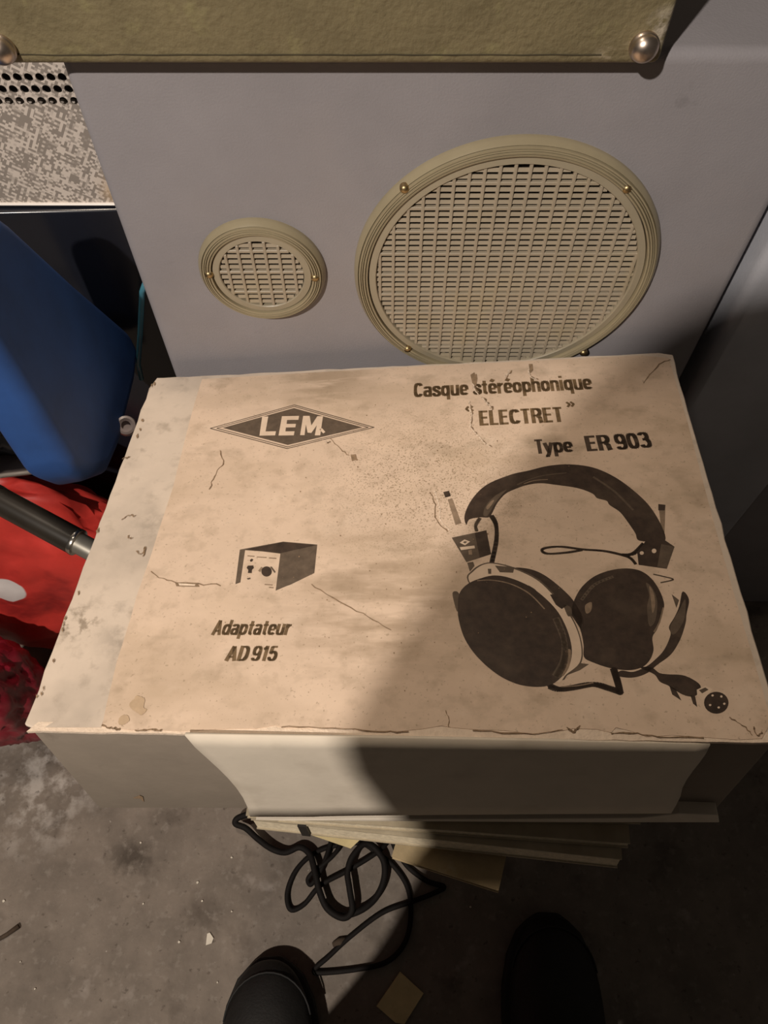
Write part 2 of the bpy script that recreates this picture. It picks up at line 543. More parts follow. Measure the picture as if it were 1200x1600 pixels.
# ------------------------------------------------------------------ olive case on top
OY = 0.395
case = thing('olive_case', 'worn olive green vinyl case with domed metal feet on top of the grey loudspeaker', 'case', (0, OY, CAB_TOP))
b = MB()
b.box(((-0.203 + 0.141) / 2, 0.14, 0.151), (0.344, 0.28, 0.300))
b.build('case_shell', M['olive'], case, bevel=0.004, bseg=3, smooth=40)
b = MB()
sm_pts = [Vector((-0.19 + 0.30 * i / 60, -0.0001, 0.0066 + 0.0004 * noise.noise((i * 0.3, 0, 0)))) for i in range(61)]
b.tube(sm_pts, [0.00035 + 0.00025 * noise.noise((i * 0.5, 3, 0)) for i in range(61)], 6)
b.build('seam', M['seam'], case)


def dome_foot(x, z):
    g = MB()
    rr = 0.0070
    prof = [(rr * 1.05, 0.001), (rr * 1.06, -0.0012)] + [(rr * math.cos(R(a)), -0.0015 - rr * 0.85 * math.sin(R(a))) for a in range(0, 91, 10)]
    g.lathe(prof, 32)
    f = g.build('metal_foot', M['steel'], case, smooth=60, loc=(x, -0.0005, z))
    f['label'] = 'domed polished metal foot'


p = at_y(1009, 82, OY - 0.006)
dome_foot(p.x, p.z - CAB_TOP)
p = at_y(-2, 86, OY - 0.006)
dome_foot(p.x, p.z - CAB_TOP)
# ------------------------------------------------------------------ headphone box
BO = Vector((0.0005, 0.099, HEIGHT - 0.4057))
BROT = Euler((R(-9.56), R(-5.01), R(-1.66)), 'XYZ')
BM = BROT.to_matrix()
BMI = BM.inverted()
BH = 0.1208
hbox = thing('headphone_box', 'worn cream cardboard box printed with headphones, a dark diamond emblem and lettering', 'box', BO, BROT)


def lid(px, py, z=0.0):
    q = BMI @ (on_plane(px, py, BO, BM.col[2]) - BO)
    return Vector((q.x, q.y, z))


def front(px, py, y=0.0):
    q = BMI @ (on_plane(px, py, BO, BM.col[1]) - BO)
    return Vector((q.x, y, q.z))


TL, TR, BR, BL = lid(238, 590), lid(1050, 549), lid(1228, 1159), lid(34, 1141)
FL, FR = front(152, 1273), front(1122, 1276)
b = MB()
rec = Vector((0, 0.004, 0))
up = Vector((0, 0, -0.0025))
zb = (FL.z + FR.z) / 2
bk = [Vector((FL.x, TL.y - 0.001, zb)), Vector((FR.x, TR.y - 0.001, zb))]
b.hexa([FL + rec, FR + rec, bk[1], bk[0], BL + rec + up, BR + rec + up, TR + up, TL + up])
b.build('box_body', M['shaded_grey_board'], hbox, bevel=0.002, bseg=2, smooth=50)
# lid board with a softened, slightly uneven rim
b = MB()
outl = []
cor = [BL, BR, TR, TL]
for i in range(4):
    a, c = cor[i], cor[(i + 1) % 4]
    nn = (60, 24, 40, 24)[i]
    inw = Vector((-(c - a).y, (c - a).x, 0)).normalized()
    for k in range(nn):
        t = k / nn
        q = a.lerp(c, t)
        edge = min(t, 1 - t)
        wob = (noise.noise(q * 60) * 0.0010 + noise.noise(q * 200) * 0.0005)
        edge *= (c - a).length
        r_c = 0.0030 * max(0, 1 - edge / 0.008) ** 2
        outl.append(q + inw * (wob + r_c + 0.0005))
b.prism([q + Vector((0, 0, -0.0030)) for q in outl], (0, 0, 0.0030))
b.build('lid_board', M['lid_paper'], hbox, bevel=0.0007, bseg=1)
# printed paper sheet over the lid, torn along the front edge
b = MB()
sheet = []
front_px = [(160, 1136), (180, 1139), (205, 1141), (240, 1142), (285, 1143), (330, 1141), (365, 1140), (400, 1139), (430, 1135), (445, 1138), (480, 1139), (520, 1138), (555, 1140),
            (590, 1142), (625, 1144), (660, 1140), (690, 1134), (705, 1136), (740, 1140), (790, 1142), (830, 1146), (880, 1143), (895, 1138), (930, 1140), (955, 1146), (962, 1138),
            (985, 1143), (1010, 1151), (1050, 1150), (1110, 1153), (1150, 1156), (1190, 1155)]
for px, py in front_px:
    sheet.append(lid(px, py + random.uniform(-1.2, 1.2), 0.0))
for px, py in [(1205, 1128), (1180, 1040), (1150, 940), (1120, 835), (1096, 745), (1074, 660), (1052, 585), (1045, 560), (1000, 556), (900, 561), (780, 567), (640, 574), (480, 583), (316, 593)]:
    sheet.append(lid(px, py, 0.0))
for t in [i / 16 for i in range(1, 16)]:
    sheet.append(lid(313 + (160 - 313) * t + random.uniform(-1.5, 1.5) + 5 * math.sin(t * 6), 593 + (1136 - 593) * t, 0.0))
b.prism([q + Vector((0, 0, -0.0002)) for q in sheet], (0, 0, 0.00065))
b.build('printed_sheet', M['paper'], hbox)
ZS = 0.00048
# torn white strip under the sheet at the front edge
b = MB()
b.prism([lid(42 + 1180 * t, 1141 + 18 * t + 0.5 - 3.0 * abs(noise.noise((t * 30, 0, 0)))) + Vector((0, -0.0006, -0.002)) for t in [i / 50 for i in range(51)]]
        + [lid(300 + 930 * t, 1129 + 16 * t) + Vector((0, 0, -0.002)) for t in (1, 0)] + [lid(60, 1128) + Vector((0, 0, -0.002))], (0, 0, 0.0021))
b.build('torn_edge', M['torn_paper'], hbox)
# folded paper corner, front left
b = MB()
b.prism([lid(179, 1074), lid(120, 1107), lid(70, 1137), lid(158, 1137), lid(165, 1118)], (0, 0, 0.0004))
b.build('folded_corner', M['lid_paper'], hbox)
# trapezoid tuck flap on the front
b = MB()
fp = [(290, 1150), (318, 1178), (345, 1203), (368, 1233), (384, 1257), (392, 1267), (404, 1269), (520, 1268), (640, 1264), (760, 1262), (900, 1258), (1020, 1255), (1045, 1253), (1058, 1246), (1064, 1235), (1078, 1205), (1095, 1178), (1108, 1160)]


def flap_pt(px, py):
    q = front(px, py)
    bulge = -0.0014 * min(1, max(0, py - 1150) / 14) - 0.0045 * max(0, (px - 500) / 560) * max(0, (py - 1170) / 90)
    return Vector((q.x, bulge, q.z))


nx, nz = 40, 8
vsq, fsq = [], []
pl = spline([Vector((q[0], q[1])) for q in fp[:6]], 4)
pr = spline([Vector((q[0], q[1])) for q in (fp[17], fp[16], fp[15], fp[14], fp[13], fp[12])], 4)


def side(pts, t):
    k = t * (len(pts) - 1)
    i = min(int(k), len(pts) - 2)
    return pts[i].lerp(pts[i + 1], k - i)


bot = lambda s: 1268.5 - 19 * max(0, (s - 0.15)) ** 0.8
for j in range(nz + 1):
    t = j / nz
    l_, r_ = side(pl, t), side(pr, t)
    for i in range(nx + 1):
        s = i / nx
        px = l_.x + (r_.x - l_.x) * s
        y0 = 1141 + 18 * (px - 34) / 1194 - 0.5
        yb = bot(s)
        py = y0 + (yb - y0) * t
        vsq.append(flap_pt(px, py))
for j in range(nz):
    for i in range(nx):
        a = j * (nx + 1) + i
        fsq.append((a, a + 1, a + nx + 2, a + nx + 1))
b.add(vsq, fsq)
fl = b.build('front_flap', M['flap_board'], hbox, smooth=0)
sm = fl.modifiers.new('thick', 'SOLIDIFY')
sm.thickness = 0.0018
# bottom lip of the tray
b = MB()
lp = [(560, 1271.5), (800, 1271), (1000, 1269), (1060, 1262), (1120, 1264), (1122, 1276), (900, 1276), (400, 1273.5)]
b.prism([front(px, py, -0.0035) for px, py in lp], (0, 0.008, 0))
b.build('bottom_lip', M['flap_board'], hbox, bevel=0.0004, bseg=1)


# ---- flat print on the lid: strokes and filled shapes
class Ink:
    def __init__(self, mats, z=ZS, step=0.00004):
        self.b = MB()
        self.mats = mats
        self.z = z
        self.step = step
        self.n = 0

    def fill(self, poly, mi=0, lift=0):
        self.b.cur = mi
        z = self.z + lift * self.step
        pts = [Vector((p[0], p[1], z)) for p in poly]
        self.b.add(pts, [tuple(range(len(pts)))])

    def stroke(self, pts, hx, hy=None, mi=0, lift=0, round_=True):
        hy = hx if hy is None else hy
        self.b.cur = mi
        z = self.z + lift * self.step
        pts = [Vector((p[0], p[1])) for p in pts]
        hs = hx if isinstance(hx, (list, tuple)) else None
        for i in range(len(pts) - 1):
            a, c = pts[i], pts[i + 1]
            d = c - a
            if d.length < 1e-9:
                continue
            d.normalize()
            nn = Vector((-d.y, d.x))
            if hs:
                wa, wc = hs[i], hs[i + 1]
            else:
                wa = wc = abs(nn.x) * hx + abs(nn.y) * hy
            self.b.add([(*(a + nn * wa), z), (*(a - nn * wa), z), (*(c - nn * wc), z), (*(c + nn * wc), z)], [(0, 1, 2, 3)])
            if round_ and 0 < i:
                k = 8
                rx, ry = (hs[i], hs[i]) if hs else (hx, hy)
                self.b.add([(a.x + rx * 0.97 * math.cos(2 * math.pi * q / k), a.y + ry * 0.97 * math.sin(2 * math.pi * q / k), z) for q in range(k)], [tuple(range(k))])

    def build(self, name, label=None):
        o = self.b.build(name, self.mats, hbox)
        if label:
            o['label'] = label
        for p_ in o.data.polygons:
            if p_.normal.z < 0:
                p_.flip()
        return o


def arc(x0, x1, y0, y1, a0, a1, n=20, e=2.8):
    cx, cy, rx, ry = (x0 + x1) / 2, (y0 + y1) / 2, (x1 - x0) / 2, (y1 - y0) / 2
    out = []
    for i in range(n + 1):
        a = R(a0 + (a1 - a0) * i / n)
        cc, ss = math.cos(a), math.sin(a)
        out.append((cx + rx * math.copysign(abs(cc) ** (2 / e), cc), cy + ry * math.copysign(abs(ss) ** (2 / e), ss)))
    return out


def sp(*p):
    return [(q.x, q.y) for q in spline([Vector(v) for v in p], 6)]


XT = 0.66                            # centre line of the top of lower-case bowls
GL = {
    'C': (0.48, [arc(.09, .39, .08, .92, 32, 328, 24)]),
    'a': (0.45, [arc(.08, .35, .07, .40, 0, 360, 20), arc(.09, .35, .38, XT, 165, 0, 10) + [(.35, .5), (.35, 0)]]),
    's': (0.43, [sp((.35, .50), (.31, .63), (.21, XT), (.10, .61), (.09, .47), (.22, .37), (.34, .27), (.34, .12), (.21, .06), (.10, .10), (.07, .22))]),
    'q': (0.46, [arc(.08, .36, .07, XT, 0, 360), [(.36, .73), (.36, -.24)]]),
    'p': (0.46, [arc(.09, .37, .07, XT, 0, 360), [(.09, .73), (.09, -.24)]]),
    'd': (0.46, [arc(.08, .36, .07, XT, 0, 360), [(.36, 1), (.36, 0)]]),
    'o': (0.45, [arc(.08, .36, .07, XT, 0, 360)]),
    'u': (0.46, [[(.09, .73), (.09, .3)] + arc(.09, .36, .06, .40, 180, 360, 12) + [(.36, .5)], [(.36, .73), (.36, 0)]]),
    'n': (0.46, [[(.09, .73), (.09, 0)], arc(.09, .36, .34, XT, 180, 0, 12) + [(.36, .3), (.36, 0)]]),
    'h': (0.46, [[(.09, 1), (.09, 0)], arc(.09, .36, .34, XT, 180, 0, 12) + [(.36, .3), (.36, 0)]]),
    'e': (0.44, [arc(.08, .36, .07, XT, 0, 322, 22), [(.08, .35), (.36, .35)]]),
    'é': (0.44, [arc(.08, .36, .07, XT, 0, 322, 22), [(.08, .35), (.36, .35)], [(.17, .82), (.29, .99)]]),
    't': (0.32, [[(.15, .92), (.15, .18), (.18, .08), (.28, .065)], [(.01, .655), (.29, .655)]]),
    'r': (0.32, [[(.09, .73), (.09, 0)], [(.09, .48), (.14, .60), (.22, .645), (.31, .645)]]),
    'i': (0.20, [[(.09, .73), (.09, 0)], [(.09, .86), (.09, 1.0)]]),
    'y': (0.42, [[(.05, .73), (.20, .06)], [(.36, .73), (.20, .06), (.15, -.13), (.10, -.19), (.02, -.19)]]),
    'A': (0.50, [[(.06, 0), (.235, .97)], [(.235, .97), (.41, 0)], [(.12, .27), (.36, .27)]]),
    'D': (0.49, [[(.09, 0), (.09, 1)], [(.09, .93), (.20, .93)] + arc(.05, .39, .07, .93, 88, -88, 18) + [(.20, .07), (.09, .07)]]),
    'E': (0.42, [[(.09, 0), (.09, 1)], [(.09, .93), (.38, .93)], [(.09, .52), (.35, .52)], [(.09, .07), (.38, .07)]]),
    'L': (0.40, [[(.09, 0), (.09, 1)], [(.09, .07), (.37, .07)]]),
    'T': (0.42, [[(.205, 0), (.205, .97)], [(.02, .93), (.39, .93)]]),
    'R': (0.48, [[(.09, 0), (.09, 1)], [(.09, .93), (.20, .93)] + arc(.06, .38, .50, .93, 85, -85, 12) + [(.09, .50)], [(.27, .48), (.36, .38), (.38, .10), (.40, 0)]]),
    '9': (0.47, [arc(.09, .38, .42, .93, 0, 360), [(.38, .68)] + arc(.09, .38, .07, .50, 0, -165, 14)]),
    '0': (0.47, [arc(.09, .38, .07, .93, 0, 360, 24)]),
    '3': (0.46, [arc(.08, .36, .54, .93, 165, -75, 14) + [(.16, .535)], [(.16, .535)] + arc(.08, .38, .07, .535, 80, -165, 16)]),
    '1': (0.33, [[(.20, 0), (.20, 1)], [(.21, .92), (.13, .82), (.04, .79)]]),
    '5': (0.47, [[(.37, .93), (.13, .93), (.10, .50)], sp((.10, .50), (.18, .60), (.29, .58), (.37, .46), (.38, .28), (.34, .11), (.23, .065), (.12, .11), (.08, .24))]),
    '«': (0.40, [[(.17, .80), (.05, .45), (.17, .10)], [(.34, .80), (.22, .45), (.34, .10)]]),
    '»': (0.40, [[(.05, .80), (.17, .45), (.05, .10)], [(.22, .80), (.34, .45), (.22, .10)]]),
    ' ': (0.22, []),
}


def lettering(name, runs, mi_mat, label):
    """runs: (text, left baseline px, right baseline px, cap height px, slant)"""
    ink = Ink([mi_mat])
    for text, p0, p1, cap, slant in runs:
        a, c = lid(*p0), lid(*p1)
        up_ = lid((p0[0] + p1[0]) / 2, (p0[1] + p1[1]) / 2 - cap) - lid((p0[0] + p1[0]) / 2, (p0[1] + p1[1]) / 2)
        hh = up_.length
        ex = (c - a)
        tot = sum(GL[ch][0] for ch in text) - 0.10
        sx = ex.length / tot
        ex.normalize()
        ey = Vector((-ex.y, ex.x, 0))
        x = -0.0
        hw, hv = (0.083, 0.066) if cap > 15 else (0.05, 0.055)
        for ch in text:
            w, strokes = GL[ch]
            for st in strokes:
                pts = []
                for gx, gy in st:
                    q = a + ex * ((x + gx - 0.02) * sx + gy * hh * slant) + ey * (gy * hh)
                    pts.append((q.x, q.y))
                # pen: stems a little heavier than bars
                ink.stroke(pts, hw * sx, hv * hh)
            x += w
    return ink.build(name, label)


lettering('title_lettering', [('Casque stéréophonique', (647, 622), (924, 609), 23, 0.0), ('ELECTRET', (750, 666), (879, 660), 23.5, 0.0),
                              ('«', (728, 645), (739, 644), 11, 0.0), ('»', (886, 638), (897, 637), 11, 0.0)], M['ink_text_pale'], 'faded brown title lettering')
lettering('type_lettering', [('Type', (838, 710), (894, 707), 22.5, 0.0), ('ER', (918, 706), (954, 704), 24, 0.0), ('903', (965, 704), (1017, 700), 24.5, 0.0)], M['ink_text'], 'darker lettering of the type line')
lettering('adapter_lettering', [('Adaptateur', (331, 993), (450, 993), 23.5, 0.12), ('AD', (352, 1033.5), (384, 1033.5), 23.5, 0.12), ('915', (391, 1033.5), (429, 1033.5), 23.5, 0.12)], M['ink_text_pale'], 'slanted faded lettering under the adapter picture')


def zoomed(x0, y0, s):
    return lambda X, Y: lid(x0 + X / s, y0 + Y / s)


# emblem
e5 = zoomed(300, 600, 3.75)
em = Ink([M['ink_grey'], M['ink_paper']])
outer = [e5(108, 263), e5(600, 125), e5(1067, 257), e5(558, 381)]
em.stroke(outer + outer[:1], 0.00030)
mid_ = [e5(146, 262), e5(599, 134), e5(1033, 257), e5(560, 371)]
em.stroke(mid_ + mid_[:1], 0.00028)
em.fill([e5(180, 260), e5(598, 144), e5(1000, 257), e5(562, 360)])
for poly in ([(412, 195), (448, 193), (432, 281), (493, 280), (488, 304), (396, 306)],
             [(528, 192), (628, 190), (624, 213), (558, 214), (555, 237), (610, 237), (606, 257), (551, 258), (548, 281), (602, 280), (597, 304), (508, 305)],
             [(652, 190), (690, 190), (700, 246), (735, 192), (768, 192), (752, 304), (720, 304), (732, 245), (700, 290), (678, 288), (668, 240), (660, 303), (634, 303)],
             [(745, 268), (762, 262), (782, 284), (770, 293)]):
    em.fill([e5(*q) for q in poly], 1, 2)
em.build('emblem', 'dark diamond emblem with pale letters')

# adapter picture
e7 = zoomed(320, 820, 5.4545)
ad = Ink([M['ink_grey'], M['ink'], M['ink_mid'], M['ink_paper']])
ad.fill([e7(*q) for q in ((300, 215), (670, 147), (960, 172), (935, 415), (730, 515), (700, 525), (605, 565), (645, 250), (500, 232), (345, 220), (305, 495), (262, 510))])
ad.fill([e7(*q) for q in ((345, 214), (672, 152), (950, 178), (648, 246), (500, 228))], 1, 1)
ad.fill([e7(528 + 45 * math.cos(R(a)), 402 + 44 * math.sin(R(a))) for a in range(0, 360, 20)], 1, 1)
ad.fill([e7(*q) for q in ((358, 370), (368, 352), (415, 350), (420, 372), (404, 388), (402, 416), (368, 415), (372, 390))], 1, 1)
ad.fill([e7(*q) for q in ((385, 305), (400, 292), (416, 300), (404, 318), (388, 318))], 1, 1)
ad.fill([e7(*q) for q in ((358, 460), (390, 453), (392, 466), (370, 472))], 0, 1)
ad.fill([e7(*q) for q in ((456, 395), (482, 362), (496, 368), (474, 408))], 2, 1)
ad.fill([e7(*q) for q in ((556, 362), (572, 360), (606, 405), (596, 416))], 0, 1)
for x0_, x1_, y_ in ((365, 425, 268), (445, 528, 278), (548, 612, 286), (512, 580, 512), (548, 588, 536)):
    ad.stroke([e7(x0_, y_), e7(x1_, y_ + 5)], 0.00035, mi=2, lift=1)
ad.build('printed_adapter', 'printed picture of a small adapter unit')

# headphones picture
e8 = zoomed(660, 700, 2.4)
hp = Ink([M['ink'], M['ink_grey'], M['ink_mid'], M['ink_paper']])


def shape(pts, mi=0, lift=0, smooth_=True, n=5):
    q = [Vector(p) for p in pts]
    if smooth_:
        q = spline(q, n, True)
    hp.fill([e8(v[0], v[1]) for v in q], mi, lift)


def line(pts, w, mi=0, lift=0):
    q = spline([Vector(p) for p in pts], 6)
    hp.stroke([e8(v[0], v[1]) for v in q], w * 0.5 / 2.4 * 0.000355, mi=mi, lift=lift)


shape([(165, 290), (158, 255), (185, 195), (240, 140), (330, 102), (400, 86), (470, 69), (550, 63), (640, 75), (720, 110), (790, 160), (850, 218), (895, 290), (911, 345), (880, 352), (830, 352), (806, 345), (798, 322), (770, 280),
       (740, 242), (702, 216), (690, 200), (655, 190), (636, 172), (580, 152), (500, 140), (445, 134), (395, 140), (350, 155), (310, 175), (280, 210), (262, 245), (248, 262), (215, 262), (176, 270)], 0, 0)
shape([(228, 250), (240, 215), (275, 180), (315, 158), (300, 175), (272, 208), (255, 240), (240, 258)], 1, 1)
shape([(240, 222), (262, 198), (268, 202), (246, 232)], 2, 2)
line([(355, 140), (400, 120), (460, 104), (540, 95)], 4, 1, 1)
line([(380, 136), (420, 124), (470, 120)], 4, 2, 1)
line([(640, 110), (720, 165), (790, 235)], 7, 1, 1)
shape([(78, 167), (100, 162), (107, 182), (86, 188)], 0, 0, False)
shape([(95, 195), (112, 190), (147, 284), (124, 291)], 2, 0, False)
shape([(110, 338), (240, 310), (258, 400), (165, 430)], 0, 0, False)
shape([(110, 338), (196, 320), (215, 412), (165, 430)], 1, 1, False)
shape([(140, 357), (158, 345), (179, 353), (160, 367)], 3, 2, False)
shape([(152, 356), (159, 351), (168, 354), (160, 360)], 1, 3, False)
shape([(140, 374), (195, 368), (197, 378), (145, 385)], 3, 2, False)
shape([(172, 386), (185, 383), (187, 402), (174, 402)], 2, 2, False)
shape([(168, 432), (190, 428), (196, 444), (178, 466)], 1, 0, False)
line([(204, 314), (200, 292), (216, 264)], 13, 1)
line([(258, 255), (276, 290), (277, 350), (260, 432)], 17, 0)
# left cup: pad behind, chrome band, face
shape([(345, 452), (400, 455), (455, 477), (515, 522), (565, 573), (602, 640), (596, 680), (560, 632), (520, 580), (470, 525), (410, 482)], 0, 0)
shape([(185, 462), (225, 436), (270, 432), (345, 450), (430, 490), (490, 545), (552, 620), (586, 690), (601, 760), (592, 812), (545, 852), (515, 870), (400, 800), (250, 600), (170, 500)], 1, 1)
shape([(192, 464), (228, 440), (270, 436), (342, 455), (426, 495), (486, 550), (547, 623), (582, 692), (596, 760), (587, 810), (540, 850), (500, 880), (400, 800), (250, 600), (175, 500)], 3, 2)
shape([(272, 443), (345, 449), (340, 470), (290, 468)], 1, 3, False)
shape([(478, 552), (508, 548), (543, 592), (522, 606), (500, 590)], 0, 3, False)
shape([(395, 515), (420, 530), (457, 568), (440, 562)], 1, 3, False)
shape([(245, 455), (258, 455), (258, 474), (247, 474)], 1, 3, False)
shape([(530, 590), (555, 600), (560, 625), (545, 632)], 1, 3)
shape([(133, 590), (140, 545), (170, 512), (215, 492), (270, 480), (330, 490), (400, 520), (460, 565), (510, 620), (545, 690), (560, 760), (550, 820), (522, 860), (480, 890), (420, 897), (350, 885), (280, 850), (210, 790), (160, 720), (136, 645)], 0, 4)
line([(205, 500), (260, 498), (330, 512), (400, 548), (458, 606)], 4, 2, 5)
line([(500, 640), (530, 720), (530, 800), (500, 860)], 22, 1, 5)
shape([(535, 765), (556, 760), (552, 815), (530, 855), (520, 850), (533, 810)], 2, 5)
shape([(113, 545), (130, 540), (140, 560), (132, 615), (120, 585)], 1, 0)
# right cup
shape([(570, 570), (600, 520), (650, 480), (720, 457), (790, 455), (840, 475), (880, 520), (905, 580), (900, 622), (880, 680), (862, 712), (866, 760), (850, 800), (820, 825), (770, 835), (700, 826), (640, 806), (606, 786), (604, 740), (594, 690), (575, 645), (560, 615)], 0, 0)
shape([(838, 508), (862, 528), (880, 580), (872, 650), (850, 668), (842, 600), (850, 555)], 1, 1)
shape([(850, 520), (866, 545), (872, 590), (862, 620), (856, 570)], 2, 2)
shape([(610, 592), (634, 580), (632, 612), (614, 622)], 2, 1)
line([(596, 572), (645, 515), (715, 484)], 9, 1, 1)
line([(903, 600), (888, 655), (868, 692)], 4, 2, 1)
# right yoke
shape([(975, 540), (999, 570), (990, 625), (986, 660), (966, 720), (932, 775), (880, 815), (840, 847), (785, 863), (728, 855), (745, 836), (790, 841), (840, 820), (872, 795), (906, 758), (930, 702), (924, 672), (945, 635), (962, 596)], 0, 0)
shape([(962, 610), (985, 570), (982, 640), (955, 690), (935, 700), (930, 670)], 1, 1)
shape([(934, 550), (962, 572), (952, 602)], 1, 0, False)
shape([(805, 392), (840, 346), (905, 345), (945, 372), (916, 455), (810, 440)], 0, 1, False)
shape([(895, 362), (945, 372), (916, 455), (880, 448)], 1, 2, False)
shape([(822 + 8 * math.cos(R(a)), 396 + 7 * math.sin(R(a))) for a in range(0, 360, 45)], 3, 3, False)
shape([(868 + 9 * math.cos(R(a)), 388 + 9 * math.sin(R(a))) for a in range(0, 360, 45)], 3, 3, False)
shape([(884, 212), (911, 215), (907, 340), (893, 290)], 2, 0, False)
shape([(884, 212), (911, 215), (908, 236), (884, 236)], 0, 1, False)
line([(865, 475), (905, 484), (940, 495), (892, 507)], 5, 1)
line([(800, 438), (780, 415), (745, 402), (680, 388), (600, 382), (520, 372), (465, 376), (447, 386), (470, 398), (540, 394), (600, 384)], 10, 0)
line([(745, 402), (790, 398), (830, 360)], 13, 0)
line([(474, 893), (510, 906), (560, 901), (640, 888), (700, 903), (744, 918)], 19, 0)
line([(742, 922), (732, 880), (716, 828)], 24, 0)
line([(520, 897), (580, 893), (640, 882)], 4, 2, 1)
shape([(525, 860), (590, 808), (625, 812), (590, 835)], 1, 0, False)
# plug
shape([(815, 825), (858, 824), (888, 845), (920, 850), (985, 856), (1042, 892), (1025, 930), (985, 930), (940, 906), (922, 893), (890, 878), (868, 850)], 0, 0)
shape([(925, 893), (948, 905), (971, 949), (936, 926)], 0, 0, False)
shape([(1004, 928), (1022, 932), (1030, 973), (1014, 960)], 0, 0, False)
shape([(1028, 908), (1060, 893), (1088, 906), (1050, 950), (1030, 930)], 3, 1, False)
shape([(1036, 910), (1060, 900), (1072, 908), (1048, 922)], 1, 2, False)
shape([(1101 + 46 * math.cos(R(a)), 957 + 41 * math.sin(R(a))) for a in range(0, 360, 15)], 0, 3, False)
for cx_, cy_ in ((1087, 930), (1120, 934), (1131, 961), (1110, 975), (1078, 966)):
    shape([(cx_ + 5 * math.cos(R(a)), cy_ + 4.5 * math.sin(R(a))) for a in range(0, 360, 60)], 3, 4, False)
hp.build('printed_headphones', 'printed picture of stereo headphones with cable and plug')

# creases, scuffs and stains of the lid
ck = Ink([M['crack'], M['torn_paper'], M['stain']], z=ZS + 0.0003)


def crack(pts, w, mi=0, jit=1.5, lift=0):
    q = spline([Vector(p) for p in pts], 5)
    out = [lid(v[0] + random.uniform(-jit, jit), v[1] + random.uniform(-jit, jit)) for v in q]
    hs = [w * 0.00018 * random.uniform(0.4, 1.3) for _ in out]
    ck.stroke(out, hs, mi=mi, lift=lift)


crack([(1046, 562), (1025, 575), (1004, 600)], 2)
crack([(488, 915), (530, 940), (575, 965), (610, 985)], 1.5)
crack([(237, 895), (262, 908), (300, 913), (345, 915)], 1.5)
crack([(345, 705), (348, 725), (335, 745), (328, 765)], 2)
crack([(672, 770), (680, 790), (682, 812), (700, 833)], 2.2)
crack([(678, 768), (686, 790), (688, 812), (706, 832)], 3, 1)
crack([(160, 1134), (175, 1138), (188, 1141)], 3)
crack([(210, 1143), (235, 1142), (255, 1142)], 3)
crack([(516, 685), (530, 700), (545, 712)], 1.6)
crack([(700, 1137), (702, 1125), (696, 1110)], 1.2)
crack([(885, 1136), (897, 1144), (906, 1134)], 3)
crack([(955, 1146), (990, 1146), (1030, 1152), (1100, 1152)], 2)
crack([(440, 1136), (520, 1140), (600, 1143), (640, 1145)], 1.5)
crack([(740, 1141), (820, 1147), (880, 1142)], 1.8)
crack([(1140, 1122), (1160, 1135), (1175, 1150)], 1.5)
crack([(1176, 1135), (1183, 1150), (1190, 1145)], 2.5)
for pts, w in (([(742, 585), (738, 600), (746, 617)], 5), ([(752, 622), (762, 632), (768, 640)], 5), ([(828, 572), (826, 586), (838, 594)], 5), ([(732, 628), (736, 650), (734, 668)], 3.5), ([(734, 668), (748, 684), (766, 700)], 3.5),
               ([(796, 580), (788, 592)], 4), ([(505, 690), (514, 692)], 4), ([(548, 714), (556, 718)], 6)):
    crack([(x + 2, y + 1) for x, y in pts], w * 0.75, 0, 1.6)
    crack(pts, w * 0.8, 1, 1.2, 1)
for pts in ([(735, 587), (741, 583), (746, 592), (744, 605), (738, 600)], [(826, 570), (832, 570), (833, 580), (828, 585)], [(548, 712), (556, 711), (558, 719), (550, 722)]):
    ck.fill([lid(*q) for q in pts], 0, 2)
# small tear at the left of the adapter picture
ck.fill([lid(*q) for q in ((274, 911), (310, 914), (312, 918), (276, 917))], 0, 1)
ck.fill([lid(*q) for q in ((279, 912.5), (306, 914), (305, 916.5), (281, 916))], 1, 2)
crack([(213, 862), (222, 866), (228, 856), (224, 870)], 2)
crack([(190, 812), (202, 806), (214, 808)], 1.6)
crack([(200, 838), (204, 842), (208, 843)], 1.6)
crack([(192, 718), (198, 716), (204, 714)], 2)
for blob in ([(206, 1108), (203, 1100), (210, 1093), (214, 1088), (222, 1090), (227, 1094), (225, 1106), (230, 1110), (222, 1118), (214, 1114)], [(185, 1130), (188, 1122), (194, 1118), (201, 1120), (203, 1127), (196, 1132), (190, 1134)]):
    pts_ = spline([Vector(q) for q in blob], 6, True)
    ck.fill([lid(q.x + random.uniform(-.5, .5), q.y + random.uniform(-.5, .5)) for q in pts_], 2, 0)
for k in range(90):
    px = random.gauss(640, 150)
    py = random.gauss(880, 120)
    if 330 < px < 1000 and 620 < py < 1120:
        r0 = random.uniform(0.4, 1.2)
        ck.fill([lid(px + r0 * math.cos(R(a)), py + r0 * math.sin(R(a))) for a in range(0, 360, 72)], 0, 0)
for k in range(16):
    t = random.random()
    if random.random() < 0.6:
        t = random.choice((0.42, 0.66, 0.72, 0.9)) + random.uniform(-.04, .04)
    px, py = 237 + (34 - 237) * t, 592 + (1140 - 592) * t
    px += random.uniform(3, 12)
    ck.fill([lid(px + random.uniform(0.5, 2.5) * math.cos(R(a)), py + random.uniform(1, 5) * math.sin(R(a))) for a in range(0, 360, 60)], 0, 0)
ck.build('creases_and_scuffs')
# dents on the front board
b = MB()
b.prism([front(px, py, 0.0039) for px, py in ((206, 1256), (216, 1252), (221, 1254), (223, 1262), (217, 1257))], (0, -0.0003, 0))
b.build('dent', M['crack'], hbox)

# ------------------------------------------------------------------ stack of flat folders and the crate that carry the box


